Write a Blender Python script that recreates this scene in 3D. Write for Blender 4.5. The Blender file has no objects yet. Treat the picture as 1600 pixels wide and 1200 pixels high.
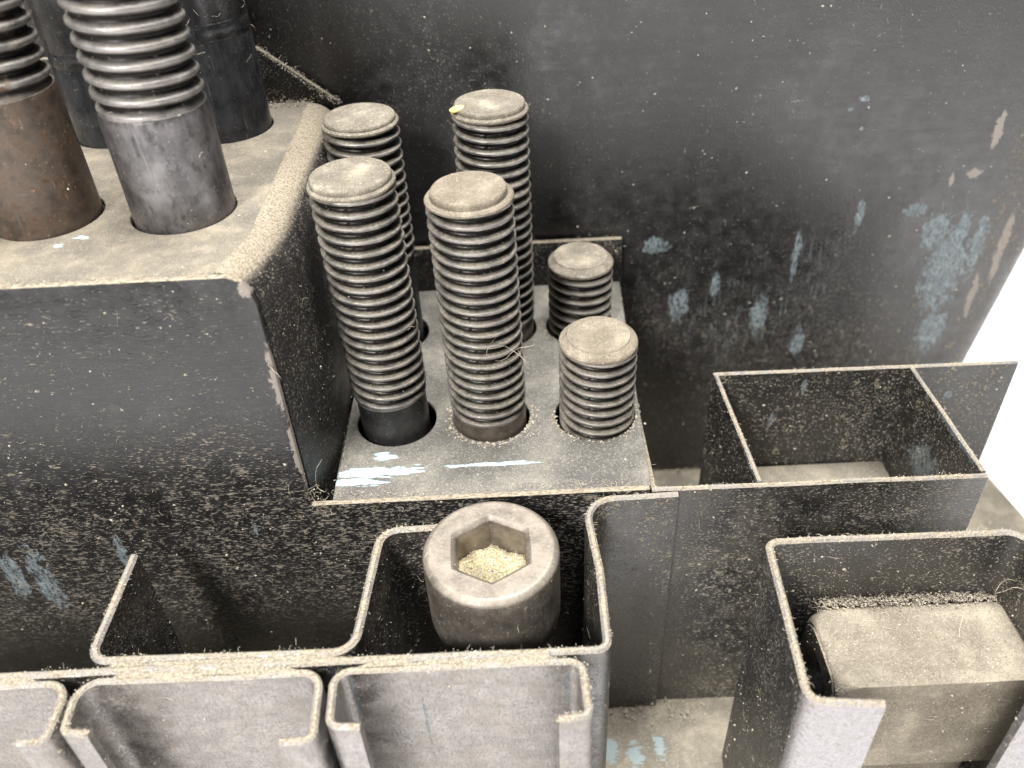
import bpy, bmesh, math, random
from mathutils import Vector, Matrix, noise as mnoise
random.seed(7)
S = 0.001                      # all lengths below are millimetres
scene = bpy.context.scene
COL = scene.collection

# ------------------------------------------------------------------ camera
cam_d = bpy.data.cameras.new("camera")
cam = bpy.data.objects.new("camera", cam_d)
COL.objects.link(cam)
R_ = (0.99875875, -0.02426588, -0.04349858)
U_ = (0.04916788, 0.61999849, 0.78306092)
F_ = (-0.00796739, 0.78422767, -0.62042201)
cam.matrix_world = Matrix(((R_[0], U_[0], -F_[0], 0), (R_[1], U_[1], -F_[1], 0),
                           (R_[2], U_[2], -F_[2], 161 * S), (0, 0, 0, 1)))
cam_d.sensor_width = 36
cam_d.lens = 1340.67 * 36 / 1600
cam_d.clip_start = 0.005
cam_d.clip_end = 20
cam_d.dof.use_dof = True
cam_d.dof.focus_distance = 0.136
cam_d.dof.aperture_fstop = 20
scene.camera = cam

# ------------------------------------------------------------------ room light
world = bpy.data.worlds.new("World")
scene.world = world
world.use_nodes = True
bg = world.node_tree.nodes["Background"]
bg.inputs[0].default_value = (1.0, 0.99, 0.98, 1)
bg.inputs[1].default_value = 0.05


def area(name, loc, target, size, power, color):
    d = bpy.data.lights.new(name, 'AREA')
    d.shape = 'RECTANGLE'
    d.size, d.size_y = size
    d.energy = power
    d.color = color
    o = bpy.data.objects.new(name, d)
    o.location = Vector(loc) * S
    o.rotation_euler = (Vector(target) - Vector(loc)).to_track_quat('-Z', 'Y').to_euler()
    COL.objects.link(o)


area("ceiling_lamp", (60, 150, 1000), (0, 110, 60), (0.36, 0.24), 17.0, (1.0, 0.985, 0.985))
area("work_lamp", (-260, -420, 560), (-10, 100, 50), (0.16, 0.16), 7.0, (1.0, 0.985, 0.985))

scene.view_settings.view_transform = 'Standard'
scene.view_settings.look = 'None'
scene.view_settings.exposure = 0.72
scene.view_settings.gamma = 1.0


# ------------------------------------------------------------------ material kit
class G:
    def __init__(self, name):
        self.m = bpy.data.materials.new(name)
        self.m.use_nodes = True
        self.t = self.m.node_tree
        self.t.nodes.clear()
        self.out = self.t.nodes.new('ShaderNodeOutputMaterial')
        self.b = self.t.nodes.new('ShaderNodeBsdfPrincipled')
        self.t.links.new(self.b.outputs[0], self.out.inputs[0])
        self.co = self.n('ShaderNodeVectorMath', {0: self.n('ShaderNodeTexCoord').outputs['Object']}, operation='SCALE')
        self.co.inputs['Scale'].default_value = 1000.0
        self.p = self.co.outputs[0]          # object position in millimetres

    def n(self, typ, ins=None, **props):
        nd = self.t.nodes.new(typ)
        for k, v in props.items():
            setattr(nd, k, v)
        for k, v in (ins or {}).items():
            self.put(nd.inputs[k], v)
        return nd

    def put(self, sock, v):
        if isinstance(v, bpy.types.NodeSocket):
            self.t.links.new(v, sock)
        elif isinstance(v, tuple) and len(v) == 3 and sock.type == 'RGBA':
            sock.default_value = (*v, 1)
        else:
            sock.default_value = v

    def math(self, op, a, b=0.0, clamp=False):
        return self.n('ShaderNodeMath', {0: a, 1: b}, operation=op, use_clamp=clamp).outputs[0]

    def mix(self, f, a, b):
        nd = self.n('ShaderNodeMix', data_type='RGBA')
        for s, v in ((nd.inputs[0], f), (nd.inputs[6], a), (nd.inputs[7], b)):
            self.put(s, v)
        return nd.outputs[2]

    def mixf(self, f, a, b):
        nd = self.n('ShaderNodeMix', data_type='FLOAT')
        for s, v in ((nd.inputs[0], f), (nd.inputs[2], a), (nd.inputs[3], b)):
            self.put(s, v)
        return nd.outputs[0]

    def map(self, scale=(1, 1, 1), rot=(0, 0, 0), loc=(0, 0, 0)):
        return self.n('ShaderNodeMapping', {0: self.p, 'Scale': scale, 'Rotation': rot, 'Location': loc}).outputs[0]

    def noise(self, scale, detail=2.0, rough=0.55, vec=None, dist=0.0):
        return self.n('ShaderNodeTexNoise', {'Vector': vec or self.p, 'Scale': scale, 'Detail': detail,
                                             'Roughness': rough, 'Distortion': dist}).outputs[0]

    def step(self, v, a, b):
        return self.n('ShaderNodeMapRange', {'Value': v, 'From Min': a, 'From Max': b},
                      interpolation_type='SMOOTHSTEP').outputs[0]

    def up(self, a=0.35, b=0.85):
        nz = self.n('ShaderNodeSeparateXYZ', {0: self.n('ShaderNodeNewGeometry').outputs['Normal']}).outputs[2]
        return self.step(nz, a, b)

    def patch(self, c, s, n, edge=0.55):
        """ragged blob round the point c with half sizes s, broken up by the noise n"""
        v = self.n('ShaderNodeVectorMath', {0: self.p, 1: c}, operation='SUBTRACT').outputs[0]
        v = self.n('ShaderNodeVectorMath', {0: v, 1: s}, operation='DIVIDE').outputs[0]
        l = self.n('ShaderNodeVectorMath', {0: v}, operation='LENGTH').outputs['Value']
        d = self.math('ADD', self.math('MULTIPLY', self.math('SUBTRACT', n, 0.5), 3.4), self.math('SUBTRACT', 1.0, l))
        return self.step(d, 0.0, edge * 0.3)

    def any(self, *ms):
        r = ms[0]
        for m in ms[1:]:
            r = self.math('MAXIMUM', r, m)
        return r

    def bump(self, h, dist, strength=1.0):
        b = self.n('ShaderNodeBump', {'Height': h, 'Distance': dist * S, 'Strength': strength})
        self.put(self.b.inputs['Normal'], b.outputs[0])


TAN = (0.33, 0.285, 0.215)
TAN2 = (0.15, 0.126, 0.088)
BLUE = (0.185, 0.232, 0.245)
PINK = (0.185, 0.16, 0.135)


def black(name, speck=1.0, film=0.05, updust=0.95, blue=(), pale=(), stretch=(1, 1, 1), spec=0.62, rough=0.34,
          base=(0.0080, 0.0074, 0.0072), edge_wear=False, worn=None, streak=(), grime=0.0, metal=0.0, dirtz=None, wallish=False, rub=0.0):
    """black enamel on sheet steel: gritty dust, dust lying on whatever faces up, chips"""
    g = G(name)
    big = g.noise(0.055, 3)
    mid = g.noise(0.35, 4, 0.6)
    fine = g.noise(2.6, 3, 0.6, g.map(stretch))
    grit = g.noise(1.15, 2.5, 0.62, g.map(stretch, (0.3, 0.2, 0.4), (7, 3, 1)))
    col = g.mix(g.step(mid, 0.35, 0.75), base, tuple(c * 1.7 + 0.002 for c in base))
    rub_n = g.noise(1.0, 5, 0.7, g.map((0.10, 0.4, 0.9), (0.1, 0.25, 0.15)))
    smear = g.noise(0.05, 4, 0.6, g.map((1, 1, 0.7), (0.0, 0.5, 0.0), (40, 3, 9)), 1.2)
    rg = g.mixf(g.step(mid, 0.3, 0.7), rough - 0.05, rough + 0.12)
    rg = g.math('ADD', rg, g.math('MULTIPLY', g.math('SUBTRACT', rub_n, 0.5), 0.3))
    rg = g.math('ADD', rg, g.math('MULTIPLY', g.math('SUBTRACT', smear, 0.5), 0.4))
    # chips of the older paint below, and bare patches
    ragged = g.noise(0.6, 7, 0.76, g.map((1.25, 1.0, 0.6), (0, 0.15, 0)), 0.4)
    masks = [g.patch(c, s, ragged) for c, s in blue]
    chip = None
    if masks:
        chip = g.any(*masks)
        chip = g.math('MULTIPLY', chip, g.step(g.noise(1.6, 4, 0.7, g.map((1.6, 1, 0.5))), 0.36, 0.54))
        bc = g.mix(g.step(fine, 0.3, 0.7), tuple(c * 0.55 for c in BLUE), tuple(min(1, c * 1.15) for c in BLUE))
        col = g.mix(g.math('MULTIPLY', chip, g.mixf(g.step(mid, 0.3, 0.65), 0.5, 0.95)), col, bc)
        rg = g.mixf(chip, rg, 0.7)
    if pale:
        pm = g.any(*[g.patch(c, s, ragged) for c, s in pale])
        col = g.mix(pm, col, PINK)
        rg = g.mixf(pm, rg, 0.65)
    if grime:
        gn = g.noise(1.7, 6, 0.75, g.map((1.6, 1, 0.5)))
        col = g.mix(g.math('MULTIPLY', g.step(gn, 0.44, 0.62), grime), col, (0.035, 0.03, 0.026))
        col = g.mix(g.math('MULTIPLY', g.step(g.noise(3.4, 3, 0.7), 0.55, 0.66), 0.6), col, (0.28, 0.255, 0.225))
    if worn:  # front lips, nearer than this y: paler, more metallic grey
        yy = g.n('ShaderNodeSeparateXYZ', {0: g.p}).outputs[1]
        wm = g.step(g.math('ADD', yy, g.math('MULTIPLY', mid, 1.2)), worn + 1.3, worn + 0.5)
        col = g.mix(wm, col, g.mix(g.step(fine, 0.3, 0.7), (0.20, 0.19, 0.195), (0.28, 0.265, 0.27)))
        rg = g.mixf(wm, rg, 0.45)
        metal = g.mixf(wm, metal, 0.9)
    if edge_wear:
        pt = g.n('ShaderNodeNewGeometry').outputs['Pointiness']
        w = g.math('MULTIPLY', g.step(pt, 0.53, 0.60), g.step(mid, 0.45, 0.6))
        col = g.mix(w, col, (0.22, 0.18, 0.14))
    if streak:
        sn = g.noise(1.0, 4, 0.7, g.map((1.5, 1.0, 0.16), (0, 0.12, 0)))
        sm_ = g.math('MULTIPLY', g.step(sn, 0.56, 0.68), g.any(*[g.patch(c, q, big, 3.0) for c, q in streak]))
        col = g.mix(g.math('MULTIPLY', sm_, 0.55), col, (0.13, 0.17, 0.18))
        rg = g.mixf(sm_, rg, 0.65)
    # grit stuck to the paint: a dense fine sprinkle, scattered crumbs, a few larger flecks
    dens = g.math('ADD', g.math('MULTIPLY', big, 0.55), g.math('MULTIPLY', mid, 0.45))
    dirt = 0.0
    if dirtz:
        xyz = g.n('ShaderNodeSeparateXYZ', {0: g.p}).outputs
        dirt = g.any(g.step(xyz[2], dirtz[0], dirtz[1]), g.math('MULTIPLY', g.step(g.math('ADD', xyz[0], g.math('MULTIPLY', mid, 8.0)), 103.0, 108.0), 1.3))
        if wallish:
            dirt = g.any(dirt, g.math('MULTIPLY', g.step(xyz[0], 12.0, -25.0), 0.45))
    t0 = g.math('SUBTRACT', 0.70, g.math('MULTIPLY', dens, 0.26))
    if dirtz:
        t0 = g.math('ADD', t0, g.math('MULTIPLY', g.math('SUBTRACT', 0.8, dirt), 0.075))
    sv = g.noise(3.0, 2.5, 0.6, g.map(stretch, (0.0, 0.1, 0.0)))
    sp0 = g.math('MULTIPLY', g.step(g.math('SUBTRACT', sv, t0), 0.01, 0.08), 0.55 * speck)
    sp1 = g.math('MULTIPLY', g.step(g.math('SUBTRACT', grit, t0), 0.05, 0.10), 0.50 * speck)
    fk = g.noise(0.75, 4, 0.7, g.map((1, 1, 1), (0.4, 0.3, 0.9), (3, 7, 11)))
    sp2 = g.math('MULTIPLY', g.step(g.math('ADD', fk, g.math('MULTIPLY', dirt, 0.10)), 0.705, 0.745), 0.6)
    sp = g.math('MINIMUM', 1.0, g.any(sp0, sp1, sp2))
    fl = g.math('MULTIPLY', g.step(g.noise(0.16, 5, 0.65), 0.35, 0.75), film)
    up = g.math('MULTIPLY', g.step(g.math('ADD', g.up(0.30, 1.0), g.math('MULTIPLY', g.math('SUBTRACT', fine, 0.5), 0.7)), 0.25, 0.85), updust)
    cov = g.step(g.math('ADD', g.noise(0.22, 3, 0.6), g.math('MULTIPLY', g.math('SUBTRACT', fine, 0.5), 0.35)), 0.40, 0.52)
    bare = g.math('MULTIPLY', g.up(0.3, 0.8), rub)
    col = g.mix(bare, col, (0.27, 0.255, 0.235))
    metal = g.mixf(bare, metal, 0.8)
    up = g.math('MULTIPLY', up, g.mixf(rub, 1.0, g.mixf(cov, 0.25, 1.0)))
    d = g.any(sp, fl, up)
    dust = g.mix(g.step(sv, 0.35, 0.65), TAN2, TAN)
    dust = g.mix(g.math('MULTIPLY', sp2, g.step(mid, 0.5, 0.6)), dust, (0.30, 0.24, 0.19))
    col = g.mix(d, col, dust)
    rg = g.mixf(d, rg, 0.95)
    g.put(g.b.inputs['Base Color'], col)
    g.put(g.b.inputs['Roughness'], rg)
    g.put(g.b.inputs['Specular IOR Level'], g.mixf(d, spec, 0.1))
    g.put(g.b.inputs['Metallic'], g.mixf(d, metal, 0.0))
    h = g.math('ADD', g.math('MULTIPLY', sp, 0.9), g.math('MULTIPLY', g.noise(0.9, 3), 0.22))
    g.bump(g.math('ADD', h, g.math('MULTIPLY', sv, 0.4)), 0.16, 0.8)
    return g.m


def dusty(name, tint=(0.20, 0.185, 0.155), bright=(0.34, 0.305, 0.235), dark=(0.10, 0.095, 0.085), cover=0.5, blue=(), pits=0.35, bluec=(0.40, 0.56, 0.58), bigs=0.07):
    """sheet metal under a felt of settled dust"""
    g = G(name)
    big = g.noise(bigs, 4, 0.6)
    mid = g.noise(0.5, 4, 0.65)
    fine = g.noise(2.4, 3, 0.65)
    grain = g.noise(5.5, 2, 0.6)
    col = g.mix(g.step(big, 0.3, 0.7), dark, tint)
    col = g.mix(g.math('MULTIPLY', g.step(g.math('ADD', big, g.math('MULTIPLY', mid, 0.6)), 1.15 - cover * 0.7, 1.45 - cover * 0.6), 0.85), col, bright)
    col = g.mix(g.math('MULTIPLY', g.step(fine, 0.5, 0.72), 0.55), col, bright)
    col = g.mix(g.math('MULTIPLY', g.step(grain, 0.62, 0.72), 0.42), col, (0.48, 0.43, 0.34))
    col = g.mix(g.math('MULTIPLY', g.step(grain, 0.42, 0.32), 0.75), col, (0.07, 0.06, 0.045))
    spk = g.step(g.noise(3.6, 2, 0.6, g.map((1, 1, 1), (0, 0, 0), (3, 9, 1))), 0.60, 0.70)
    col = g.mix(g.math('MULTIPLY', spk, 0.5), col, (0.42, 0.375, 0.29))
    pit = g.step(g.noise(0.8, 5, 0.7, g.map((1, 1, 1), (0, 0, 0), (31, 5, 2))), 0.64, 0.70)
    col = g.mix(g.math('MULTIPLY', pit, 0.75 * pits), col, (0.075, 0.058, 0.04))
    rg = 0.85
    if blue:
        streak = g.noise(1.2, 4, 0.65, g.map((0.22, 1.3, 1), (0, 0, -0.12)))
        bm = g.any(*[g.patch(c, s, streak, 0.9) for c, s in blue])
        col = g.mix(g.math('MULTIPLY', bm, 0.9), col, bluec)
    g.put(g.b.inputs['Base Color'], col)
    g.put(g.b.inputs['Roughness'], rg)
    g.put(g.b.inputs['Specular IOR Level'], 0.2)
    h = g.math('ADD', g.math('MULTIPLY', fine, 0.6), g.math('MULTIPLY', grain, 0.5))
    g.bump(h, 0.3, 1.0)
    return g.m


def steel(name, base=(0.10, 0.092, 0.085), metal=0.75, rough=0.36, rust=0.0, updust=0.8, crest=None, seed=0.0,
          speck=0.6, rustcol=(0.085, 0.048, 0.026), scratch=0.0):
    """oil-blackened steel, dusty where it faces up; crest=(r0, r1): bare worn metal beyond that radius"""
    g = G(name)
    mid = g.noise(0.33, 4, 0.62, g.map(loc=(seed, seed * 2, 3)))
    fine = g.noise(2.2, 3, 0.62, g.map(loc=(seed, 1, 3)))
    brush = g.noise(1.0, 4, 0.6, g.map((1.4, 1.4, 0.25), loc=(seed, 0, 0)))
    col = g.mix(g.step(mid, 0.3, 0.75), base, tuple(c * 1.8 + 0.01 for c in base))
    mt = metal
    rg = g.mixf(g.step(brush, 0.3, 0.7), rough - 0.07, rough + 0.14)
    if crest:
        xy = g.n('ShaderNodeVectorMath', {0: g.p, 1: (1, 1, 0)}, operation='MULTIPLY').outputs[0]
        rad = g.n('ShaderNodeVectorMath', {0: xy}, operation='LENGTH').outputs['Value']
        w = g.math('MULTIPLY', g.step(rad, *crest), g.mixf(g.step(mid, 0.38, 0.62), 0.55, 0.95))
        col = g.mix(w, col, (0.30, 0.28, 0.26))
        groove_shade = g.step(rad, crest[0] + 0.12, crest[0] - 0.30)
        col = g.mix(groove_shade, col, (0.014, 0.0125, 0.011))  # shade inside the thread grooves, painted near-black into the colour
    if rust:
        rm = g.step(g.math('ADD', mid, g.math('MULTIPLY', fine, 0.35)), 0.95 - rust * 0.55, 1.1 - rust * 0.45)
        rc = g.mix(g.step(fine, 0.35, 0.7), tuple(c * 0.45 for c in rustcol), rustcol)
        rc = g.mix(g.step(g.noise(0.9, 3, 0.6), 0.58, 0.72), rc, (0.15, 0.082, 0.045))
        col = g.mix(rm, col, rc)
        mt = g.mixf(rm, metal, 0.15)
        rg = g.mixf(rm, rg, 0.62)
    if scratch:
        sc1 = g.noise(1.0, 3, 0.6, g.map((3.2, 3.2, 0.16), (0.05, 0.08, 0), (seed, 0, 0)))
        sc2 = g.noise(1.0, 4, 0.7, g.map((0.5, 0.5, 2.6), (0.1, 0, 0), (seed, 5, 0)))
        sm_ = g.any(g.step(sc1, 0.66, 0.70), g.math('MULTIPLY', g.step(sc2, 0.62, 0.70), 0.6))
        col = g.mix(g.math('MULTIPLY', sm_, 0.6 * scratch), col, (0.36, 0.34, 0.32))
        sk = g.step(g.noise(0.5, 5, 0.7, g.map((1, 1, 0.7), loc=(9, seed, 4))), 0.52, 0.64)
        col = g.mix(g.math('MULTIPLY', sk, 0.55 * scratch), col, tuple(c * 0.4 for c in base))
    sp = g.math('MULTIPLY', g.step(fine, 0.70 - 0.05 * speck, 0.75 - 0.05 * speck), 0.75)
    up = g.math('MULTIPLY', g.math('MULTIPLY', g.up(0.25, 0.8), g.step(mid, 0.1, 0.5)), updust)
    if crest:
        up = g.math('MULTIPLY', up, g.mixf(groove_shade, g.mixf(g.step(mid, 0.42, 0.6), 0.55, 1.0), 0.05))
    d = g.any(sp, up)
    dc = g.mix(g.step(fine, 0.3, 0.7), (0.13, 0.112, 0.082), (0.29, 0.255, 0.19))
    col = g.mix(d, col, dc)
    g.put(g.b.inputs['Base Color'], col)
    g.put(g.b.inputs['Roughness'], g.mixf(d, rg, 0.9))
    g.put(g.b.inputs['Metallic'], g.mixf(d, mt, 0.0))
    h = g.math('ADD', g.math('MULTIPLY', d, 0.7), g.math('MULTIPLY', fine, 0.35))
    g.bump(g.math('ADD', h, g.math('MULTIPLY', brush, 0.15)), 0.10, 0.7)
    return g.m


def plain(name, c1, c2, scale=2.0, rough=0.9, bump=0.2):
    g = G(name)
    a = g.noise(scale, 3, 0.65)
    g.put(g.b.inputs['Base Color'], g.mix(g.step(a, 0.3, 0.7), c1, c2))
    g.put(g.b.inputs['Roughness'], rough)
    g.put(g.b.inputs['Specular IOR Level'], 0.15)
    g.bump(a, bump, 0.8)
    return g.m


Z = 161.0
wall_blue = [((91.5, 163, Z - 93), (2.8, 9, 5)), ((95.5, 163, Z - 103), (4.6, 9, 11)), ((97, 163, Z - 93), (1.6, 9, 5)), ((86, 163, Z - 87.5), (2.4, 9, 1.8)),
             ((31, 163, Z - 93), (3.0, 9, 2.2)), ((37, 163, Z - 109), (2.2, 9, 4.2)), ((56, 163, Z - 112), (2.0, 9, 5.0)),
             ((62, 163, Z - 97), (0.8, 9, 6.0)), ((69.8, 163, Z - 63), (0.9, 9, 0.6)), ((67.5, 163, Z - 65), (0.6, 9, 0.5)), ((70.5, 163, Z - 69), (0.5, 9, 0.4)), ((74, 163, Z - 88), (0.9, 9, 4.0)),
             ((97, 163, Z - 119), (3.2, 9, 6)), ((101.5, 163, Z - 97), (1.5, 9, 8)), ((45, 163, Z - 104), (1.2, 9, 3)),
             ((66, 163, Z - 121), (1.6, 9, 4))]
wall_pale = [((98, 163, Z - 71), (0.9, 9, 4.4)), ((96, 163, Z - 80), (1.6, 9, 1.1)), ((91.5, 163, Z - 81), (0.6, 9, 1.6)),
             ((107, 163, Z - 98), (1.0, 9, 9)), ((104, 163, Z - 110), (0.9, 9, 6))]
M = {}
M['wall'] = black('black_enamel_wall', 0.55, 0.025, 0.9, wall_blue, wall_pale, (1.0, 1.0, 0.7), 0.85, 0.36,
                  wallish=True, dirtz=(Z - 80, Z - 125), streak=[((52, 163, Z - 110), (26, 40, 20)), ((96, 163, Z - 112), (9, 40, 22))])
M['front'] = black('black_enamel_front', 1.0, 0.02, 0.95,
                   [((-83.3, 97.7, Z - 115), (2.0, 4, 8.5)), ((-88, 97.7, Z - 113.5), (1.7, 4, 6.0)),
                    ((-44.5, 97.7, Z - 104), (0.4, 4, 2.2)), ((-68, 97.7, Z - 109), (0.9, 4, 3.5))],
                   [((-33.9, 97.7, Z - 75), (1.6, 4, 7)), ((-34.2, 97.7, Z - 88), (0.8, 4, 8)), ((-35, 97.7, Z - 58), (1.5, 4, 2))],
                   (0.42, 1.0, 1.5), 0.58, 0.30, dirtz=(Z - 72, Z - 104))
M['side'] = black('black_enamel_side', 1.0, 0.03, 0.9, (), (), (1, 1, 1), 0.5, 0.45)
M['strip'] = black('black_enamel_strip', 1.35, 0.19, 1.0, (), (), (0.7, 0.9, 1.2), 0.95, 0.36, rub=0.8)
M['tray'] = black('black_enamel_tray', 1.6, 0.05, 0.95,
                  [((54, 126, Z - 104), (0.5, 3, 2.2)), ((49, 126, Z - 112), (0.5, 3, 1.6)), ((38, 101, Z - 100.5), (1.5, 5, 0.7)),
                   ((73.6, 108, Z - 100.5), (1.5, 9, 0.7)), ((74, 112, Z - 113), (2, 6, 5)), ((82, 126, Z - 107), (0.9, 3, 0.9))],
                  (), (0.8, 0.8, 1.0), 0.75, 0.38, rub=1.0)
M['channel'] = black('worn_grey_enamel_channel', 1.0, 0.30, 1.0,
                     [((-24.5, 66, Z - 106), (0.35, 3, 6)), ((4.6, 66, Z - 106), (0.35, 3, 5)), ((-15.4, 65.3, Z - 112), (0.25, 3, 9))],
                     (), (0.8, 0.8, 1.6), 1.0, 0.42, (0.175, 0.163, 0.157), grime=0.4, metal=0.9, rub=0.7)
M['pocket'] = black('pocket_enamel_pale_lips', 1.5, 0.05, 1.0, (), (), (0.8, 0.9, 1.2), 1.0, 0.4, worn=60.4, rub=0.8)
M['top_tall'] = dusty('dust_felt_on_tall_step', (0.185, 0.163, 0.125), (0.275, 0.238, 0.172), (0.115, 0.105, 0.085), 0.55,
                      [((-61, 110.5, Z - 57), (1.5, 0.5, 5)), ((-64, 108.5, Z - 57), (0.8, 0.5, 5))], bigs=0.11)
M['top_low'] = dusty('dust_film_on_low_step', (0.148, 0.140, 0.121), (0.257, 0.234, 0.179), (0.075, 0.072, 0.066), 0.42,
                     [((-24.5, 104.4, Z - 100), (7.5, 1.2, 5)), ((-28.5, 102.2, Z - 100), (5.0, 0.9, 5)), ((-6, 105, Z - 100), (9, 0.45, 5)),
                      ((-23.5, 108.2, Z - 100), (2.0, 1.0, 5))], bigs=0.12)
M['floor'] = dusty('dust_on_base', (0.203, 0.183, 0.140), (0.296, 0.261, 0.191), (0.109, 0.098, 0.078), 0.6,
                   [((19, 85, 0), (1.6, 3, 4)), ((24, 87.0, 0), (1.2, 2.5, 4)), ((14.5, 87, 0), (1.4, 3, 4))], bluec=(0.20, 0.245, 0.245))
M['bar'] = dusty('dust_on_clamp_bar', (0.215, 0.19, 0.148), (0.30, 0.263, 0.195), (0.14, 0.12, 0.09), 0.55, (), 1.0, bigs=0.14)
M['table'] = plain('white_table', (0.86, 0.86, 0.85), (0.90, 0.90, 0.89), 0.2, 0.5, 0.02)
M['lint'] = plain('lint', (0.28, 0.245, 0.18), (0.46, 0.41, 0.32), 3.0)
M['grain'] = plain('grit', (0.13, 0.108, 0.075), (0.50, 0.45, 0.36), 2.2)
M['felt'] = plain('dust_felt', (0.20, 0.165, 0.085), (0.42, 0.365, 0.23), 2.2, 0.95, 0.5)
M['yellow'] = plain('yellow_flake', (0.55, 0.40, 0.10), (0.66, 0.52, 0.20), 1.5)


# ------------------------------------------------------------------ mesh kit
def link(name, me, mat, parent=None, smooth=40.0):
    if mat and not me.materials:
        me.materials.append(mat)
    if smooth:
        me.shade_smooth()
        me.set_sharp_from_angle(angle=math.radians(smooth))
    o = bpy.data.objects.new(name, me)
    COL.objects.link(o)
    if parent:
        o.parent = parent
        o.matrix_parent_inverse.identity()
    return o


def mesh(name, vs, fs):
    me = bpy.data.meshes.new(name)
    me.from_pydata([(v[0] * S, v[1] * S, v[2] * S) for v in vs], [], fs)
    bm = bmesh.new()
    bm.from_mesh(me)
    bmesh.ops.recalc_face_normals(bm, faces=bm.faces)
    bm.to_mesh(me)
    bm.free()
    me.update()
    return me


def thing(name, label, cat, loc, group=None):
    o = bpy.data.objects.new(name, None)
    o.empty_display_size = 0.01
    o.location = Vector(loc) * S
    o['label'] = label
    o['category'] = cat
    if group:
        o['group'] = group
    COL.objects.link(o)
    return o


def fillet(pts):
    """pts: (x, y[, r]) -> plan polyline with rounded corners, resampled about every 2 mm"""
    P = [Vector(p[:2]) for p in pts]
    Rr = [p[2] if len(p) > 2 else 0.0 for p in pts]
    out = [P[0]]
    for i in range(1, len(P) - 1):
        a, b, c, r = P[i - 1], P[i], P[i + 1], Rr[i]
        d1, d2 = (a - b).normalized(), (c - b).normalized()
        if r <= 0:
            out.append(b)
            continue
        ang = d1.angle(d2)
        t = r / math.tan(ang / 2)
        ctr = b + (d1 + d2).normalized() * (r / math.sin(ang / 2))
        s, e = b + d1 * t - ctr, b + d2 * t - ctr
        th = s.angle_signed(e)
        for k in range(9):
            q = -th * k / 8
            out.append(ctr + Vector((s.x * math.cos(q) - s.y * math.sin(q), s.x * math.sin(q) + s.y * math.cos(q))))
    out.append(P[-1])
    res = [out[0]]
    for a, b in zip(out, out[1:]):
        n = max(1, int((b - a).length / 2.0))
        for k in range(1, n + 1):
            res.append(a.lerp(b, k / n))
    return res


def ribbon(name, pts, t, z0, z1, mat, parent, wav=0.12, topfn=None, shear=None, ch=None):
    """a bent strip of sheet metal standing on edge"""
    path = fillet(pts)
    ch = t * 0.3 if ch is None else ch
    vs, fs, edge = [], [], []
    n = len(path)
    sd = random.uniform(0, 99)
    for i, p in enumerate(path):
        a, b = path[max(0, i - 1)], path[min(n - 1, i + 1)]
        tg = (b - a).normalized()
        nm = Vector((-tg.y, tg.x))
        zz = z1 + (topfn(p) if topfn else 0)
        zz += wav * (mnoise.noise(Vector((p.x * 0.11 + sd, p.y * 0.11, 0))) + 0.5 * mnoise.noise(Vector((p.x * 0.5, sd, p.y * 0.5))))
        off = wav * 0.8 * mnoise.noise(Vector((p.x * 0.09, p.y * 0.09, sd)))
        c = p + nm * off
        for o, z in ((-t / 2, z0), (-t / 2, (z0 + zz) / 2), (-t / 2, zz - ch), (-t / 2 + ch, zz), (t / 2 - ch, zz), (t / 2, zz - ch), (t / 2, (z0 + zz) / 2), (t / 2, z0)):
            q = c + nm * o
            dx = shear(q, z) if shear else 0
            vs.append((q.x + dx, q.y, z))
        edge.append((c.x, c.y, zz))
    K = 8
    for i in range(n - 1):
        for k in range(K):
            a, b = i * K + k, i * K + (k + 1) % K
            fs.append((a, b, b + K, a + K))
    fs.append(tuple(range(K)))
    fs.append(tuple(range((n - 1) * K, n * K)))
    o = link(name, mesh(name, vs, fs), mat, parent, 35)
    return o, edge


def plate(name, outline, holes, z, t, mat, parent, bev=0.25):
    """flat sheet with round holes; its top face at z"""
    cu = bpy.data.curves.new(name, 'CURVE')
    cu.dimensions = '2D'
    cu.fill_mode = 'BOTH'
    for loop in [outline] + [[(x + r * math.cos(k * math.tau / 48), y + r * math.sin(k * math.tau / 48)) for k in range(48)] for x, y, r in holes]:
        sp = cu.splines.new('POLY')
        sp.points.add(len(loop) - 1)
        for q, (x, y) in zip(sp.points, loop):
            q.co = (x * S, y * S, 0, 1)
        sp.use_cyclic_u = True
    cu.extrude = max(1e-6, (t / 2 - bev) * S)
    cu.bevel_depth = bev * S
    cu.bevel_resolution = 2
    tmp = bpy.data.objects.new('tmp', cu)
    COL.objects.link(tmp)
    bpy.context.view_layer.update()
    dg = bpy.context.evaluated_depsgraph_get()
    me = bpy.data.meshes.new_from_object(tmp.evaluated_get(dg))
    bpy.data.objects.remove(tmp)
    me.name = name
    me.materials.clear()
    for v in me.vertices:
        v.co.z += (z - t / 2) * S
    return link(name, me, mat, parent, 35)


def prism(name, poly, y0, y1, mat, parent, bev=0.25, axis='y'):
    """polygon in (x, z) extruded along y (or (y, z) along x, or (x, y) along z), edges bevelled"""
    n = len(poly)
    f = {'y': lambda a, b, c: (a, c, b), 'x': lambda a, b, c: (c, a, b), 'z': lambda a, b, c: (a, b, c)}[axis]
    vs = [f(a, b, y0) for a, b in poly] + [f(a, b, y1) for a, b in poly]
    fs = [tuple(range(n)), tuple(range(n, 2 * n))] + [(i, (i + 1) % n, (i + 1) % n + n, i + n) for i in range(n)]
    me = mesh(name, vs, fs)
    if bev:
        bm = bmesh.new()
        bm.from_mesh(me)
        bmesh.ops.bevel(bm, geom=list(bm.edges), offset=bev * S, segments=2, affect='EDGES', profile=0.5)
        bm.to_mesh(me)
        bm.free()
    return link(name, me, mat, parent, 35)


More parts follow.
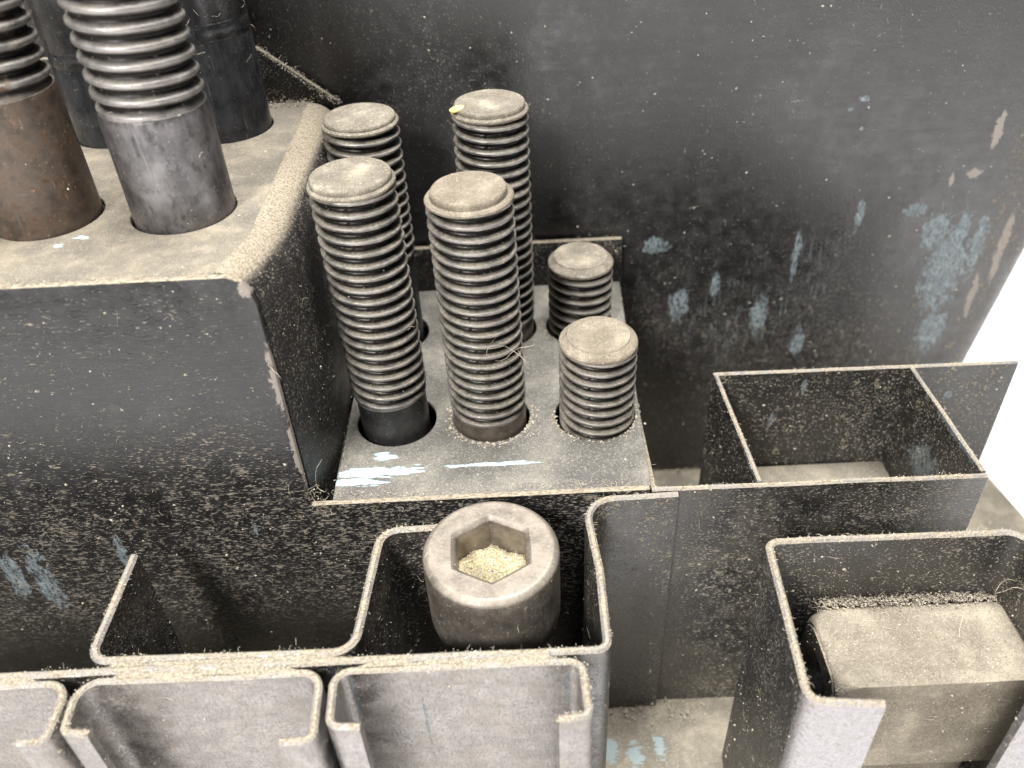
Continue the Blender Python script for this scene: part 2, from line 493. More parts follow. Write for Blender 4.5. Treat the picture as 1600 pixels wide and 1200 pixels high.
def lathe(name, prof, mat, parent, n=56, wob=0.0, cap=True, crisp=45):
    vs, fs = [], []
    sd = random.uniform(0, 50)
    for r, z in prof:
        for k in range(n):
            a = k * math.tau / n
            w = 1 + wob * mnoise.noise(Vector((math.cos(a) * 2 + sd, math.sin(a) * 2, z * 0.3)))
            vs.append((r * w * math.cos(a), r * w * math.sin(a), z))
    for i in range(len(prof) - 1):
        for k in range(n):
            a, b = i * n + k, i * n + (k + 1) % n
            fs.append((a, b, b + n, a + n))
    if cap:
        fs.append(tuple(range(n)))
        fs.append(tuple(range((len(prof) - 1) * n, len(prof) * n)))
    return link(name, mesh(name, vs, fs), mat, parent, crisp)


# ------------------------------------------------------------------ table (the white surface behind)
tb = prism('white_table', [(-1500, -40), (1500, -40), (1500, -2.6), (-1500, -2.6)], -1500, 1500, M['table'], None, 0)
tb['kind'] = 'structure'

# ------------------------------------------------------------------ the rack
rack = thing('clamp_kit_rack', 'black stepped sheet steel rack with dusty holes, pockets and slots holding the bolts', 'tool rack', (0, 0, 0))
TALL, LOW = Z - 57, Z - 100
bp_ = prism('base_plate', [(-150, 54), (125.5, 54), (121.8, 142), (119.0, 160), (118.5, 170), (-150, 170)], -2.5, 0, M['floor'], rack, 0.3, 'z')
wall, _ = ribbon('back_panel', [(-150, 164), (109.6, 164, 5), (112.1, 185)], 1.4, 0.05, Z + 22, M['wall'], rack, 0.25,
                 shear=lambda q, z: 0.15 * (z - (Z - 127)) * min(1, max(0, (q.x - 60) / 45)))

holes_tall = [(-68.9, 118.2, 8.0), (-48.6, 117.9, 7.9), (-49.4, 150.2, 7.9), (-69.0, 150.8, 7.9), (-88.5, 118, 7.9)]
holes_low = [(-22.2, 117.8, 7.3), (-5.1, 117.4, 7.0), (13.3, 116.6, 7.3), (-25.0, 145.2, 7.2), (-2.8, 145.2, 7.2), (13.0, 144.8, 7.0)]
pl_t = plate('step_top', [(-150, 98.3), (-39.8, 98.3), (-37.0, 109), (-37.0, 160.8), (-150, 160.8)], holes_tall, TALL, 1.4, M['top_tall'], rack, 0.2)
pl_t['label'] = 'tall dusty step top with large holes'
# the rolled shoulder of the tall step, turning down into its side
vs, fs = [], []
prof = []
for k in range(13):
    a = math.pi / 2 * k / 12
    prof.append((-37.0 + 5.6 * math.sin(a), TALL - 5.6 + 5.6 * math.cos(a)))
prof += [(-31.4, TALL - 20), (-31.4, LOW + 12), (-31.4, 0.1)]
ny = 32
for j in range(ny + 1):
    y = 98.9 + (160.2 - 98.9) * j / ny
    for x, z in prof:
        fx = -3.0 * max(0.0, 1 - (y - 98.9) / 16.0) ** 2
        vs.append((x + fx + 0.25 * mnoise.noise(Vector((z * 0.1, y * 0.08, 4))), y, z))
    for x, z in reversed(prof):
        vs.append((x + fx - (1.2 if z < TALL - 4 else 0.9), y, z - (1.2 if z > TALL - 5 else 0)))
K = 2 * len(prof)
for j in range(ny):
    for k in range(K):
        a, b = j * K + k, j * K + (k + 1) % K
        fs.append((a, b, b + K, a + K))
fs += [tuple(range(K)), tuple(range(ny * K, ny * K + K))]
M['shoulder'] = black('black_enamel_shoulder', 1.2, 0.05, 0.9, (), (), (1, 1, 1), 0.5, 0.45)
shoulder = link('side_panel', mesh('side_panel', vs, fs), M['shoulder'], rack, 60)
shoulder['label'] = 'rounded shoulder and black side of the tall step'

pl_l = plate('step_top', [(-31.0, 98.4), (20.4, 98.4), (22.9, 160.6), (-31.0, 160.6)], holes_low, LOW, 1.2, M['top_low'], rack, 0.18)
pl_l['label'] = 'low dusty step top with six small holes'
front = prism('front_panel', [(-150, 0.1), (20.3, 0.1), (20.3, LOW + 0.15), (-34.4, LOW + 0.15), (-34.4, TALL - 4.2), (-34.8, TALL - 2.2), (-35.8, TALL - 0.7), (-37.5, TALL + 0.12), (-150, TALL + 0.15)],
              97.1, 98.3, M['front'], rack, 0.22)
prism('side_panel', [(98.6, 0.1), (160.3, 0.1), (160.3, LOW - 1.3), (98.6, LOW - 1.3)], 20.6, 21.6, M['side'], rack, 0.15, 'x')
prism('upstand', [(-31.0, LOW - 3), (23.4, LOW - 3), (23.4, LOW + 10.4), (-31.0, LOW + 10.4)], 160.8, 162.2, M['side'], rack, 0.3)
prism('upstand', [(-150, TALL - 3), (-31.5, TALL - 3), (-31.5, TALL - 0.3), (-44.5, TALL + 10.2), (-150, TALL + 10.2)], 161.0, 162.3, M['side'], rack, 0.3)

edges = []
st, e = ribbon('divider_strip', [(-60.6, 88.8), (-60.7, 70.2, 2.4), (-24.4, 69.7, 3.2), (-22.6, 91.5, 3.2), (-4, 91.8)], 1.3, 0.1, LOW, M['strip'], rack)
edges.append((e, 1.0))
st, e = ribbon('divider_strip', [(-150, 68.5), (10.3, 68.3, 1.6), (10.5, 82, 3), (9.5, 95.9, 4.4), (20, 96.2), (24.6, 96.3)], 1.2, 0.1, LOW, M['strip'], rack)
edges.append((e, 1.0))
for pts in ([(-66.0, 58.9), (-62.6, 58.9, 1.2), (-62.3, 67.1, 3.0), (-97.6, 67.1, 3.0), (-97, 59.2, 1.2), (-93, 58.9)],
            [(-32.2, 57.3), (-28.2, 57.5, 1.2), (-28.5, 67.0, 2.6), (-61.2, 67.1, 3.0), (-60.6, 59.9, 1.2), (-57.0, 59.6)],
            [(2.9, 58.7), (6.9, 59.0, 1.0), (6.8, 67.0, 2.0), (-26.7, 67.0, 2.2), (-26.2, 59.2, 1.4), (-22.2, 58.9)]):
    st, e = ribbon('channel', pts, 1.1, 0.1, LOW - 0.4, M['channel'], rack, 0.2)
    edges.append((e, 1.2))
st, e = ribbon('pocket_wall', [(43.9, 58.5), (34.6, 59.4, 2.0), (36.3, 85.6, 1.6), (74.6, 85.2, 3.6), (76.0, 58.8, 1.6), (62.9, 58.8)], 1.2, 0.1, LOW, M['pocket'], rack)
edges.append((e, 1.0))
st, e = ribbon('tray_panel', [(36.6, 126.6), (93.2, 125.9)], 0.9, 0.1, LOW, M['tray'], rack, 0.1)
edges.append((e, 0.25))
st, e = ribbon('tray_panel', [(20.6, 97.55), (45, 97.35), (74.3, 97.1)], 1.0, 0.1, LOW + 0.05, M['strip'], rack, 0.14)
edges.append((e, 0.5))
st, e = ribbon('tray_panel', [(37.1, 126.0), (38.2, 98.0)], 0.8, 0.1, LOW, M['tray'], rack, 0.1)
edges.append((e, 0.25))
st, e = ribbon('tray_panel', [(73.5, 125.6), (74.2, 97.9)], 0.8, 0.1, LOW, M['tray'], rack, 0.1)
edges.append((e, 0.25))
prism('tray_floor', [(37.9, 98.1), (73.5, 98.1), (73.0, 125.6), (37.4, 125.6)], Z - 125, Z - 124, M['floor'], rack, 0.1, 'z')


def felt_bridge(pts, w, z):
    path = fillet(pts)
    vs, fs = [], []
    for i, p in enumerate(path):
        for j in range(9):
            y = p.y + w * (j / 8 - 0.5)
            h = -0.9 if j in (0, 8) else -0.12 + 0.22 * mnoise.noise(Vector((p.x * 0.8, y * 1.2, 3))) + 0.15 * mnoise.noise(Vector((p.x * 2.6, y * 3, 9)))
            vs.append((p.x, y, z + h - (1.0 if i in (0, len(path) - 1) else 0) - 0.9 * max(0, mnoise.noise(Vector((p.x * 0.22, 5, y * 0.5))) - 0.15)))
    for i in range(len(path) - 1):
        for j in range(8):
            a = i * 9 + j
            fs.append((a, a + 1, a + 10, a + 9))
    o = link('packed_dust', mesh('packed_dust', vs, fs), M['ridgefelt'], rack, 80)
    o['kind'] = 'stuff'


M['ridgefelt'] = plain('tan_dust_felt', (0.14, 0.12, 0.088), (0.33, 0.29, 0.215), 2.6, 0.95, 0.4)
felt_bridge([(-59, 68.9), (-25, 68.7)], 1.9, LOW)
felt_bridge([(-58, 67.6), (-31, 67.5)], 1.2, LOW - 0.1)
felt_bridge([(-24, 67.6), (4.5, 67.6)], 1.2, LOW - 0.1)
felt_bridge([(-96, 67.8), (-66, 67.7)], 1.2, LOW - 0.1)

# ------------------------------------------------------------------ studs
def thread_mesh(R, pitch, z0, z1, depth, seed, taper_top=0.3, nth=60, per=12):
    rows = max(4, int((z1 - z0) / pitch * per))
    vs, fs = [], []
    for i in range(rows + 1):
        z = z0 + (z1 - z0) * i / rows
        for k in range(nth):
            th = k * math.tau / nth
            t = ((z - z1) / pitch + th / math.tau + 0.35) % 1.0
            tri = 1 - abs(2 * t - 1)
            q = min(1, max(0, (tri - 0.20) / 0.62))
            q = q * q * (3 - 2 * q) * 0.55 + q * 0.45
            fade = min(1, max(0, (z - z0) / (pitch * 0.6)))
            r = R - depth * (1 - q) * fade - (0.25 * (1 - fade))
            r = min(r, R - taper_top + (z1 - z) * 0.9)
            r -= 0.55 * q * max(0.0, mnoise.noise(Vector((math.cos(th) * 2.6, math.sin(th) * 2.6 + seed * 5, z * 0.55))) - 0.42)
            r += 0.05 * mnoise.noise(Vector((math.cos(th) * R * .5 + seed, math.sin(th) * R * .5, z * 0.7)))
            vs.append((r * math.cos(th), r * math.sin(th), z))
    for i in range(rows):
        for k in range(nth):
            a, b = i * nth + k, i * nth + (k + 1) % nth
            fs.append((a, b, b + nth, a + nth))
    fs += [tuple(range(nth)), tuple(range(rows * nth, (rows + 1) * nth))]
    return mesh('threaded_section', vs, fs)


GRP = 'threaded studs standing in the holes of the rack'


def stud(label, x, y, ztop, R, zthr, Rs, mth, msh, mtip, pitch=2.11, tip=(0.86, 1.1), lean=(0, 0), seed=1.0, tdep=0.56):
    """x, y where it stands; heights measured from the rack's base"""
    t = thing('threaded_stud', label, 'stud', (x, y, 0.15), GRP)
    t.rotation_euler = (Matrix.Rotation(lean[1], 3, 'Y') @ Matrix.Rotation(lean[0], 3, 'X') @ Matrix.Rotation(seed, 3, 'Z')).to_euler()
    tz = ztop - tip[1]
    link('threaded_section', thread_mesh(R, pitch, zthr, tz, pitch * tdep, seed), mth, t, 50)
    rt = R * tip[0]
    if tip[0] < 0.83:      # plain chamfered end
        pr = [(R - 1.2, tz - 1.5), (R - 0.25, tz - 1.0), (R, tz - 0.75), (R - 0.02, tz - 0.35), (R - 0.2, tz - 0.08), (R - 0.3, tz), (rt + 0.1, ztop - 0.28), (rt + 0.02, ztop - 0.1), (rt - 0.06, ztop), (rt - 0.25, ztop + 0.01), (rt * 0.5, ztop + 0.05), (0.3, ztop + 0.03)]
    else:                  # a collar with a flat disc on it
        pr = [(R - 1.2, tz - 1.2), (R - 0.3, tz - 0.75), (R, tz - 0.5), (R, tz - 0.2), (R - 0.25, tz + 0.05), (rt + 0.02, tz + 0.1), (rt, tz + 0.2), (rt + 0.02, ztop - 0.45), (rt - 0.06, ztop - 0.16), (rt - 0.22, ztop), (rt - 0.4, ztop + 0.01), (rt * 0.5, ztop + 0.04), (0.3, ztop + 0.02)]
    lathe('tip', pr, mtip, t, 64, 0.014, True, 17)
    if zthr > 3:
        lathe('shank', [(Rs - 0.5, 0), (Rs, 0.6), (Rs, zthr - 0.5), (Rs - 0.2, zthr + 0.1), (Rs - 0.9, zthr + 0.15)], msh, t, 56, 0.002)
    return t


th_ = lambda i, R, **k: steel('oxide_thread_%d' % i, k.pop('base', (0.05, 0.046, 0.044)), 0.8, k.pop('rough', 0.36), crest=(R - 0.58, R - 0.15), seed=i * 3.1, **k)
sh_dark = steel('black_oxide_shank', (0.020, 0.019, 0.018), 0.5, 0.34, 0.12, seed=2)
sh_brown = steel('brown_collar', (0.085, 0.07, 0.055), 0.7, 0.34, 0.35, seed=4)
tipm = dusty('dusty_stud_tip', (0.205, 0.182, 0.14), (0.32, 0.28, 0.21), (0.115, 0.102, 0.08), 0.55, (), 0.7, bigs=0.22)
tip_r = dusty('dusty_rusted_tip', (0.20, 0.172, 0.13), (0.30, 0.258, 0.19), (0.13, 0.108, 0.08), 0.5, (), 0.8, bigs=0.22)

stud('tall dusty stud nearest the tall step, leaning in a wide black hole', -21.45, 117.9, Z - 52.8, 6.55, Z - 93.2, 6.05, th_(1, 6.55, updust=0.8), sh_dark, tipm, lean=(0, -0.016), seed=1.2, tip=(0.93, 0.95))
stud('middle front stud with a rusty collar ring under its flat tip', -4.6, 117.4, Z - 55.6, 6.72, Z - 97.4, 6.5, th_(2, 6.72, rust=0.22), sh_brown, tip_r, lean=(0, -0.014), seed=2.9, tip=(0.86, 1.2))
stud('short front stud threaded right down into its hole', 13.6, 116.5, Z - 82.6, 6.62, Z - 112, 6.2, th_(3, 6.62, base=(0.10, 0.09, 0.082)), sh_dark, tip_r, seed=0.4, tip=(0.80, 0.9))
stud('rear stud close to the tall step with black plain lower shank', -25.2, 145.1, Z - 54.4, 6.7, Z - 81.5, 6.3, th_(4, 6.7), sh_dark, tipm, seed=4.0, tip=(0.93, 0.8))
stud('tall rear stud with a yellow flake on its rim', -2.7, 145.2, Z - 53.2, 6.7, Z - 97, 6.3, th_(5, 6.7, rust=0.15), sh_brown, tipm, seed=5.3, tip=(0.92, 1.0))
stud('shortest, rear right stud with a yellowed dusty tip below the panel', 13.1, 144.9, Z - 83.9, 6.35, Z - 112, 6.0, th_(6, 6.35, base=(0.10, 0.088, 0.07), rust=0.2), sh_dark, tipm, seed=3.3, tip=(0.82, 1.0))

big_m = steel('grey_worn_shank', (0.125, 0.118, 0.117), 0.85, 0.36, 0.14, seed=7, updust=0.25, scratch=1.0)
rust_m = steel('rusty_brown_shank', (0.075, 0.058, 0.045), 0.6, 0.38, 0.58, seed=9, scratch=0.4)
gloss = steel('smooth_black_sleeve', (0.014, 0.014, 0.015), 0.3, 0.24, seed=11, speck=0.5, scratch=0.35)
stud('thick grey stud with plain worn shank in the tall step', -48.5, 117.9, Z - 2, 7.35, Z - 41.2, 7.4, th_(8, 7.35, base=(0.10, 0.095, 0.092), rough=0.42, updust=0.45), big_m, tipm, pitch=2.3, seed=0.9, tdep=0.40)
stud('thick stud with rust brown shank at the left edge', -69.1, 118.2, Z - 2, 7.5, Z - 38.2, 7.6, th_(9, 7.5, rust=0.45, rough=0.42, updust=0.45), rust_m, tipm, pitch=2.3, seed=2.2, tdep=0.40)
# the two smooth black ones behind
for lab, x, y, zg in (('smooth glossy black bolt with a scored ring behind the thick grey stud', -49.4, 150.2, Z - 40.5),
                      ('black bolt between the rusty and the grey thick studs', -69.0, 150.8, Z - 44)):
    t = thing('smooth_bolt', lab, 'bolt', (x, y, 0.15), 'smooth black bolts at the back of the tall step')
    R0 = 7.45
    lathe('shank', [(R0 - .5, 0), (R0, .6), (R0, zg - 0.5), (R0 - .12, zg - .2), (R0 - .12, zg + 0.1), (R0, zg + .3), (R0, zg + 2.2), (R0 - .1, zg + 2.4), (R0, zg + 2.7), (R0, Z - 6)], gloss, t)
    lathe('tip', [(R0 - .05, Z - 6), (R0 - .1, Z - 5), (R0 - 1.0, Z - 4), (0.4, Z - 3.9)], tipm, t)

# ------------------------------------------------------------------ socket head screw
scr = thing('socket_screw', 'large steel cap screw with a dust filled hexagon socket in the front slot', 'screw', (-5.3, 83.6, 0.15))
scr.rotation_euler = (0.0, 0.0, 0.03)
sm = steel('brown_grey_screw_head', (0.165, 0.143, 0.118), 0.72, 0.40, 0.12, updust=0.30, seed=14, speck=1.6, scratch=0.25)
HT = Z - 96.6
n = 72
AP = 5.15
vs, fs = [], []


def hexr(a):
    return AP / math.cos(((a - math.pi / 6 + math.pi / 6) % (math.pi / 3)) - math.pi / 6)


loops = []
for r, z in ((6.6, HT - 17.6), (7.6, HT - 17.4), (8.6, HT - 16.4), (9.7, HT - 15.2), (10.05, HT - 13.4), (10.1, HT - 11), (10.1, HT - 5), (10.1, HT - 1.1),
             (10.05, HT - 0.85), (9.9, HT - 0.6), (9.45, HT - 0.15), (9.25, HT - 0.03), (9.05, HT), (8.9, HT)):
    loops.append([(r * math.cos(k * math.tau / n), r * math.sin(k * math.tau / n), z) for k in range(n)])
for off, z in ((0.95, HT + 0.0), (0.75, HT), (0.05, HT - 0.55), (0.0, HT - 0.75), (0.0, HT - 7.5)):
    lp = []
    for k in range(n):
        a = k * math.tau / n + math.pi / 6
        r = AP / math.cos(((a) % (math.pi / 3)) - math.pi / 6) + off
        aa = a - math.pi / 6
        lp.append((r * math.cos(aa + math.pi / 6 - math.pi / 6), r * math.sin(aa), z))
    loops.append(lp)
for lp in loops:
    vs += lp
for i in range(len(loops) - 1):
    for k in range(n):
        a, b = i * n + k, i * n + (k + 1) % n
        fs.append((a, b, b + n, a + n))
fs += [tuple(range(n)), tuple(range((len(loops) - 1) * n, len(loops) * n))]
link('screw_head', mesh('screw_head', vs, fs), sm, scr, 38)
lathe('shank', [(6.0, 0), (6.5, 0.6), (6.5, HT - 17.5), (6.0, HT - 17.45)], sh_dark, scr)
# the dust packed in the socket
vs, fs = [], []
nr = 14
for i in range(nr + 1):
    for k in range(n):
        a = k * math.tau / n + math.pi / 6
        r = (AP / math.cos((a % (math.pi / 3)) - math.pi / 6) - 0.06) * max(0.02, i / nr)
        aa = a - math.pi / 6
        x, y = r * math.cos(aa), r * math.sin(aa)
        z = HT - 5.3 - 0.14 * y + 0.9 * mnoise.noise(Vector((x * 0.35, y * 0.35, 2))) + 0.45 * mnoise.noise(Vector((x * 1.3, y * 1.3, 5)))
        vs.append((x, y, z))
for i in range(nr):
    for k in range(n):
        a, b = i * n + k, i * n + (k + 1) % n
        fs.append((a, b, b + n, a + n))
plug = link('packed_dust', mesh('packed_dust', vs, fs), M['felt'], scr, 80)

# ------------------------------------------------------------------ clamp bars in the right pocket
def clamp_bar(label, zb, zt, y0, y1, x0):
    """a bar whose left end shows a rounded tunnel; ends cut back at the top"""
    w, h, L = y1 - y0, zt - zb, 30.6
    t = thing('clamp_bar', label, 'clamp', (x0, (y0 + y1) / 2, zb), 'clamp bars stacked in the right pocket')

    def prof(ins, drop, rb, rf):
        """(y, z) loop from the foot of the front round the top to the foot of the back"""
        yf, yb, zt_ = -w / 2 + ins, w / 2 - ins, h - drop
        lp = [(yf, 0.0), (yf, h * 0.3), (yf, h * 0.6)]
        for k in range(7):
            a = math.pi / 2 * k / 6
            lp.append((yf + rf - rf * math.cos(a), zt_ - rf + rf * math.sin(a)))
        for k in range(4):
            lp.append((yf + rf + (yb - rb - yf - rf) * (k + 1) / 5, zt_))
        for k in range(9):
            a = math.pi / 2 * k / 8
            lp.append((yb - rb + rb * math.sin(a), zt_ - rb + rb * math.cos(a)))
        lp += [(yb, h * 0.6), (yb, h * 0.3), (yb, 0.0)]
        return lp

    def skin(name, rows, mat, caps):
        vs, fs = [], []
        for x, lp in rows:
            vs += [(x, a + 0.05 * mnoise.noise(Vector((x * .6, a, b))), b + (0.12 * mnoise.noise(Vector((x * .25, a * .25, 1.0))) if b > 1 else 0)) for a, b in lp]
        m = len(rows[0][1])
        for i in range(len(rows) - 1):
            for k in range(m - 1):
                q = i * m + k
                fs.append((q, q + 1, q + 1 + m, q + m))
        if caps & 1:
            fs.append(tuple(range(m)))
        if caps & 2:
            fs.append(tuple(range((len(rows) - 1) * m, len(rows) * m)))
        return link(name, mesh(name, vs, fs), mat, t, 24)

    rows = [(0.3, prof(0.35, 0.5, 4.0, 2.6)), (0.55, prof(0.12, 0.2, 3.4, 2.4)), (0.8, prof(0.05, 0.08, 3.0, 2.2)), (2.0, prof(0, 0.0, 1.3, 1.1)), (3.2, prof(0, 0.0, 1.0, 0.3)), (3.6, prof(0, 0, 1.0, 0.1))]
    rows += [(3.6 + (L - 4.8) * k / 9, prof(0, 0, 1.0, 0.1)) for k in range(1, 10)]
    rows += [(L - 0.6, prof(0.2, 0.05, 1.3, 0.3)), (L, prof(0.6, 0.5, 1.6, 0.6))]
    skin('body', rows, M['bar'], 2)
    o0, o1 = prof(0.35, 0.5, 4.6, 3.0), prof(0.6, 0.75, 4.5, 3.0)
    i0, i1 = prof(2.6, 3.4, 4.2, 2.6), prof(2.8, 3.6, 4.0, 2.4)
    skin('arched_end', [(0.4, o0), (0.05, o1), (0.0, i0), (0.3, i1), (9.0, i1)], M['barend'], 2)
    return t


M['barend'] = black('dark_bar_end', 1.4, 0.25, 0.95, (), (), (1, 1, 1), 0.5, 0.5, (0.022, 0.02, 0.018))
clamp_bar('dust covered steel clamp bar with arched dark end lying on top in the right pocket', Z - 137, Z - 114.2, 69.2, 83.6, 44.0)
clamp_bar('lower clamp bar hidden in shadow beneath the dust covered bar', 0.2, Z - 137.2, 73.5, 83.6, 42.8)

# ------------------------------------------------------------------ yellow flake on the rear stud
fl = []
for k in range(9):
    a = k * math.tau / 9
    r = 1.15 + 0.5 * mnoise.noise(Vector((math.cos(a) * 2, math.sin(a) * 2, 3)))
    fl.append((r * math.cos(a) * 1.25, r * math.sin(a) * 0.75))
fo = prism('yellow_flake', fl, 0, 0.35, M['yellow'], None, 0.1, 'z')
fo.location = Vector((-8.2, 142.8, Z - 53.35)) * S
fo.rotation_euler = (0.1, -0.12, 0.3)
fo['label'] = 'small yellow flake lying on the rim of the tall rear stud'
fo['category'] = 'flake'

# ------------------------------------------------------------------ lint and grit
bpy.context.view_layer.update()


def sample_faces(objs, n, accept):
    tris = []
    for o in objs:
        mw = o.matrix_world
        me = o.data
        me.calc_loop_triangles()
        co = [mw @ v.co / S for v in me.vertices]
        for tr in me.loop_triangles:
            a, b, c = (co[i] for i in tr.vertices)
            ctr = (a + b + c) / 3
            nn = (b - a).cross(c - a)
            ar = nn.length / 2
            if ar < 1e-6:
                continue
            nn.normalize()
            w = accept(ctr, nn)
            if w > 0:
                tris.append((ar * w, a, b, c, nn))
    ws = [t[0] for t in tris]
    out = []
    for t in random.choices(tris, ws, k=n):
        u, v = random.random(), random.random()
        if u + v > 1:
            u, v = 1 - u, 1 - v
        out.append((t[1] + (t[2] - t[1]) * u + (t[3] - t[1]) * v, t[4]))
    return out


FV, FF, GV, GF = [], [], [], []


def fibre(p, nrm, L, r=0.03, curl=1.0, lift=0.3):
    nrm = Vector(nrm)
    d = Vector((random.gauss(0, 1), random.gauss(0, 1), random.gauss(0, 1)))
    d = (d - nrm * d.dot(nrm)).normalized() + nrm * random.uniform(0, lift)
    d.normalize()
    k = random.randint(5, 9)
    q = Vector(p) + nrm * 0.06
    base = len(FV)
    ax = Vector((random.gauss(0, 1), random.gauss(0, 1), random.gauss(0, 1))).normalized()
    for i in range(k):
        s = d.orthogonal().normalized()
        t2 = d.cross(s)
        rr = r * (0.5 if i in (0, k - 1) else 1.0)
        for j in range(3):
            a = j * math.tau / 3
            FV.append(q + s * math.cos(a) * rr + t2 * math.sin(a) * rr)
        q = q + d * (L / (k - 1))
        d = (Matrix.Rotation(random.gauss(0.25, 0.35) * curl, 3, ax) @ d).normalized()
    for i in range(k - 1):
        for j in range(3):
            a, b = base + i * 3 + j, base + i * 3 + (j + 1) % 3
            FF.append((a, b, b + 3, a + 3))


def grain(p, nrm, s):
    nrm = Vector(nrm)
    a = nrm.orthogonal().normalized()
    a = Matrix.Rotation(random.uniform(0, 6.28), 3, nrm) @ a
    b = nrm.cross(a)
    sx, sy, sz = s * random.uniform(0.6, 1.5), s * random.uniform(0.5, 1.0), s * random.uniform(0.4, 0.9)
    base = len(GV)
    c = Vector(p)
    for v in (a * sx, b * sy, -a * sx * 0.8, -b * sy * 0.9):
        GV.append(c + v - nrm * 0.03)
    GV.append(c + nrm * sz + a * sx * random.uniform(-.4, .4))
    for i in range(4):
        GF.append((base + i, base + (i + 1) % 4, base + 4))


rackmesh = [o for o in rack.children if o.type == 'MESH']
vert = [o for o in rackmesh if not o.name.startswith(('step_top', 'base_plate', 'tray_floor'))]


def inview(c):
    return -95 < c.x < 112 and c.y > 55 and c.z > 15


wn = lambda c: max(0.0, 0.35 + 1.1 * mnoise.noise(c * 0.045) + 0.5 * mnoise.noise(c * 0.2))
for p, nn in sample_faces(vert, 8500, lambda c, q: (wn(c) if inview(c) and q.y < 0.5 and q.z < 0.6 else 0) * (0.5 if c.y > 155 else 1.0)):
    grain(p, nn, min(0.42, 0.07 + random.expovariate(14)))
for p, nn in sample_faces(vert, 1500, lambda c, q: (wn(c) if inview(c) and q.y < 0.5 and q.z < 0.6 else 0) * (0.25 if c.y > 155 else 1.0)):
    fibre(p, nn, min(2.6, 0.4 + random.expovariate(1.8)), 0.026, 1.1, 0.3)
for p, nn in sample_faces([o for o in rackmesh if o.name.startswith(('step_top', 'base_plate', 'tray_floor'))], 4200, lambda c, q: 1.0 if q.z > 0.7 and inview(c + Vector((0, 0, 20))) else 0):
    grain(p, nn, min(0.4, 0.06 + random.expovariate(16)))
for p, nn in sample_faces(vert, 420, lambda c, q: (1 if inview(c) and q.y < -0.5 else 0)):
    grain(p, nn, random.uniform(0.14, 0.36))
studs = [c for o in scene.objects if o.name.startswith(('threaded_stud', 'smooth_bolt', 'socket_screw')) for c in o.children]
for p, nn in sample_faces(studs, 2600, lambda c, q: (1.0 if inview(c) and q.y < 0.3 else 0) * (2.0 if q.z > 0.3 else 0.4)):
    grain(p, nn, min(0.3, 0.05 + random.expovariate(20)))
for p, nn in sample_faces(studs, 170, lambda c, q: 1.0 if inview(c) and q.y < 0.3 else 0):
    fibre(p, nn, random.uniform(0.8, 2.6), 0.03, 1.3, 0.7)
bars = [c for o in scene.objects if o.name.startswith('clamp_bar') for c in o.children]
for p, nn in sample_faces(bars, 1500, lambda c, q: 1.0 if c.z > Z - 137 else 0):
    grain(p, nn, min(0.35, 0.06 + random.expovariate(16)))
for p, nn in sample_faces(bars, 120, lambda c, q: 1.0 if c.z > Z - 137 and q.z > -0.3 else 0):
    fibre(p, nn, random.uniform(0.6, 1.8), 0.03, 1.2, 0.4)
for p, nn in sample_faces([plug], 420, lambda c, q: 1.0):
    nn = nn if nn.z > 0 else -nn
    grain(p, nn, random.uniform(0.10, 0.32))
for p, nn in sample_faces([plug], 60, lambda c, q: 1.0):
    fibre(p, Vector((0, 0, 1)), random.uniform(0.8, 2.0), 0.03, 1.3, 0.6)
# felt on the top edges of the strips
for e, dens in edges:
    for a, b in zip(e, e[1:]):
        A, B = Vector(a), Vector(b)
        if not (-95 < A.x < 100):
            continue
        L = (B - A).length
        dn = dens * max(0.0, 0.75 + 1.5 * mnoise.noise(A * 0.13) + 0.8 * mnoise.noise(A * 0.5))
        for _ in range(int(L * 14 * dn + random.random())):
            p = A.lerp(B, random.random()) + Vector((random.gauss(0, .3), random.gauss(0, .3), random.gauss(-0.04, .05)))
            if random.random() < 0.9:
                grain(p, (0, 0, 1), random.uniform(0.06, 0.19))
            else:
                fibre(p, (0, 0, 1), random.uniform(0.3, 1.1), 0.02, 1.2, 0.4)
# ridges of lint where things meet: behind the top clamp bar, at the wall foot, by the low step, round the studs
def ridge(a, b, n, spread, size, fib=0.4):
    A, B = Vector(a), Vector(b)
    for _ in range(n):
        p = A.lerp(B, random.random()) + Vector((random.gauss(0, spread), random.gauss(0, spread), abs(random.gauss(0, spread * 0.6))))
        if random.random() < fib:
            fibre(p, (0, 0, 1), random.uniform(0.4, 1.3) * size, 0.022, 1.3, 0.6)
        else:
            grain(p, (0, 0, 1), random.uniform(0.08, 0.26) * size)


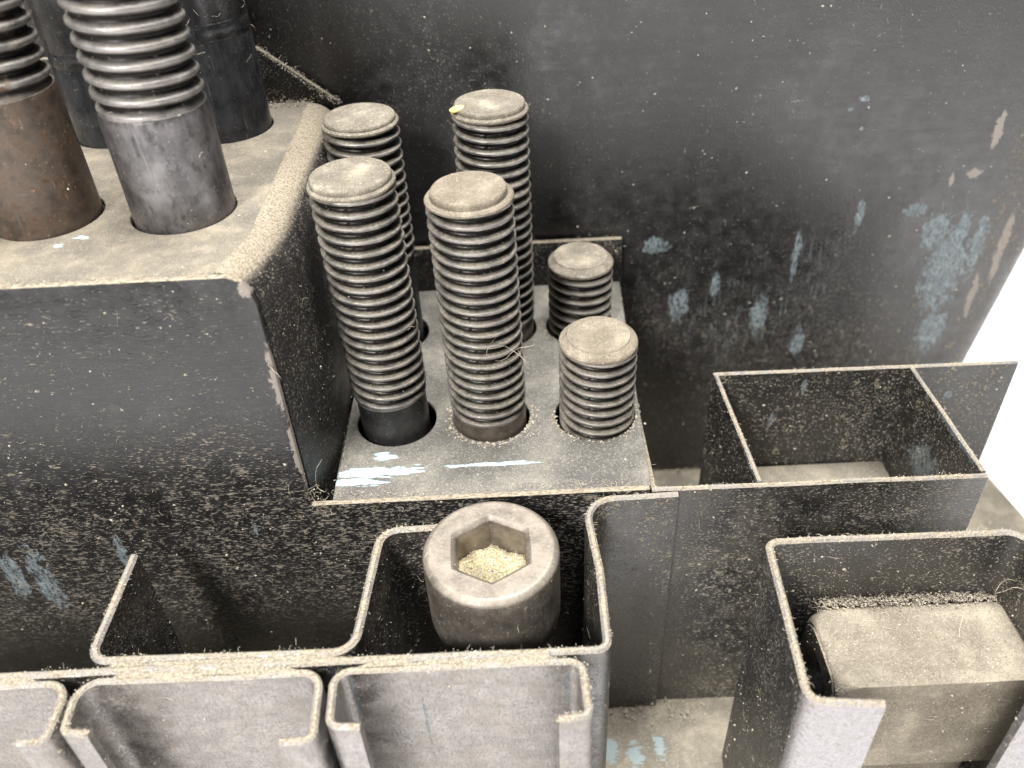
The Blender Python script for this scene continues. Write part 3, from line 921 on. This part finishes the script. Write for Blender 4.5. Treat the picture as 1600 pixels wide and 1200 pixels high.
ridge((46, 84.0, Z - 114.2), (74, 83.9, Z - 114.1), 1500, 0.65, 1.0, 0.45)
ridge((22, 162.3, 0.3), (50, 162.3, 0.3), 200, 1.0, 1.2)
ridge((-31, 98.8, LOW), (20, 98.6, LOW), 320, 0.45, 0.7, 0.3)
ridge((-30.6, 98.5, LOW), (-30.6, 135, LOW), 120, 0.5, 0.7, 0.3)
ridge((-44.5, 161.2, TALL + 10), (-31.5, 161.2, TALL - 1), 520, 0.5, 0.8, 0.12)
ridge((-56, 159.5, TALL), (-36, 159.5, TALL), 420, 1.0, 0.9, 0.15)
ridge((-95, 98.0, TALL + 0.1), (-37, 98.0, TALL + 0.1), 330, 0.35, 0.7, 0.25)
ridge((-31, 161.4, LOW + 10.4), (23, 161.4, LOW + 10.4), 120, 0.3, 0.7, 0.3)
ridge((12, 94, 0.2), (34, 94, 0.2), 160, 1.2, 1.3)
ridge((-32, 97.0, LOW - 2), (-34, 96.8, LOW + 4), 40, 0.6, 1.2, 0.8)
for cx, cy, r in ((-5.2, 117.4, 7.0), (13.4, 116.6, 7.1), (-5.2, 117.4, 7.2), (13.0, 144.8, 7.0)):
    for _ in range(130):
        a = random.uniform(math.pi * 0.9, math.pi * 2.1)
        rr = r + abs(random.gauss(0, 0.6))
        grain((cx + rr * math.cos(a), cy + rr * math.sin(a), LOW), (0, 0, 1), random.uniform(0.12, 0.35))
# long stray hairs
for p in ((-33, 98, LOW + 4), (-36, 99, LOW + 30), (-33, 97, LOW - 2), (-2, 111, LOW + 20), (0, 111.4, LOW + 19), (-31, 140, TALL - 6), (64, 75, Z - 113), (70, 80, Z - 108)):
    for _ in range(3):
        fibre(p, (0, -0.8, 0.6), random.uniform(3, 6), 0.035, 0.9, 0.6)

me = mesh('lint_fibres', FV, FF)
o = link('lint_fibres', me, M['lint'], None, 0)
o['kind'] = 'stuff'
o['label'] = 'pale curled lint fibres caught on the dusty edges and threads'
o['category'] = 'lint'
me = bpy.data.meshes.new('dust_grains')
me.from_pydata([v * S for v in GV], [], GF)
o = link('dust_grains', me, M['grain'], None, 0)
o['kind'] = 'stuff'
o['label'] = 'tan dust grains scattered over the black metal and dusty tops'
o['category'] = 'dust'
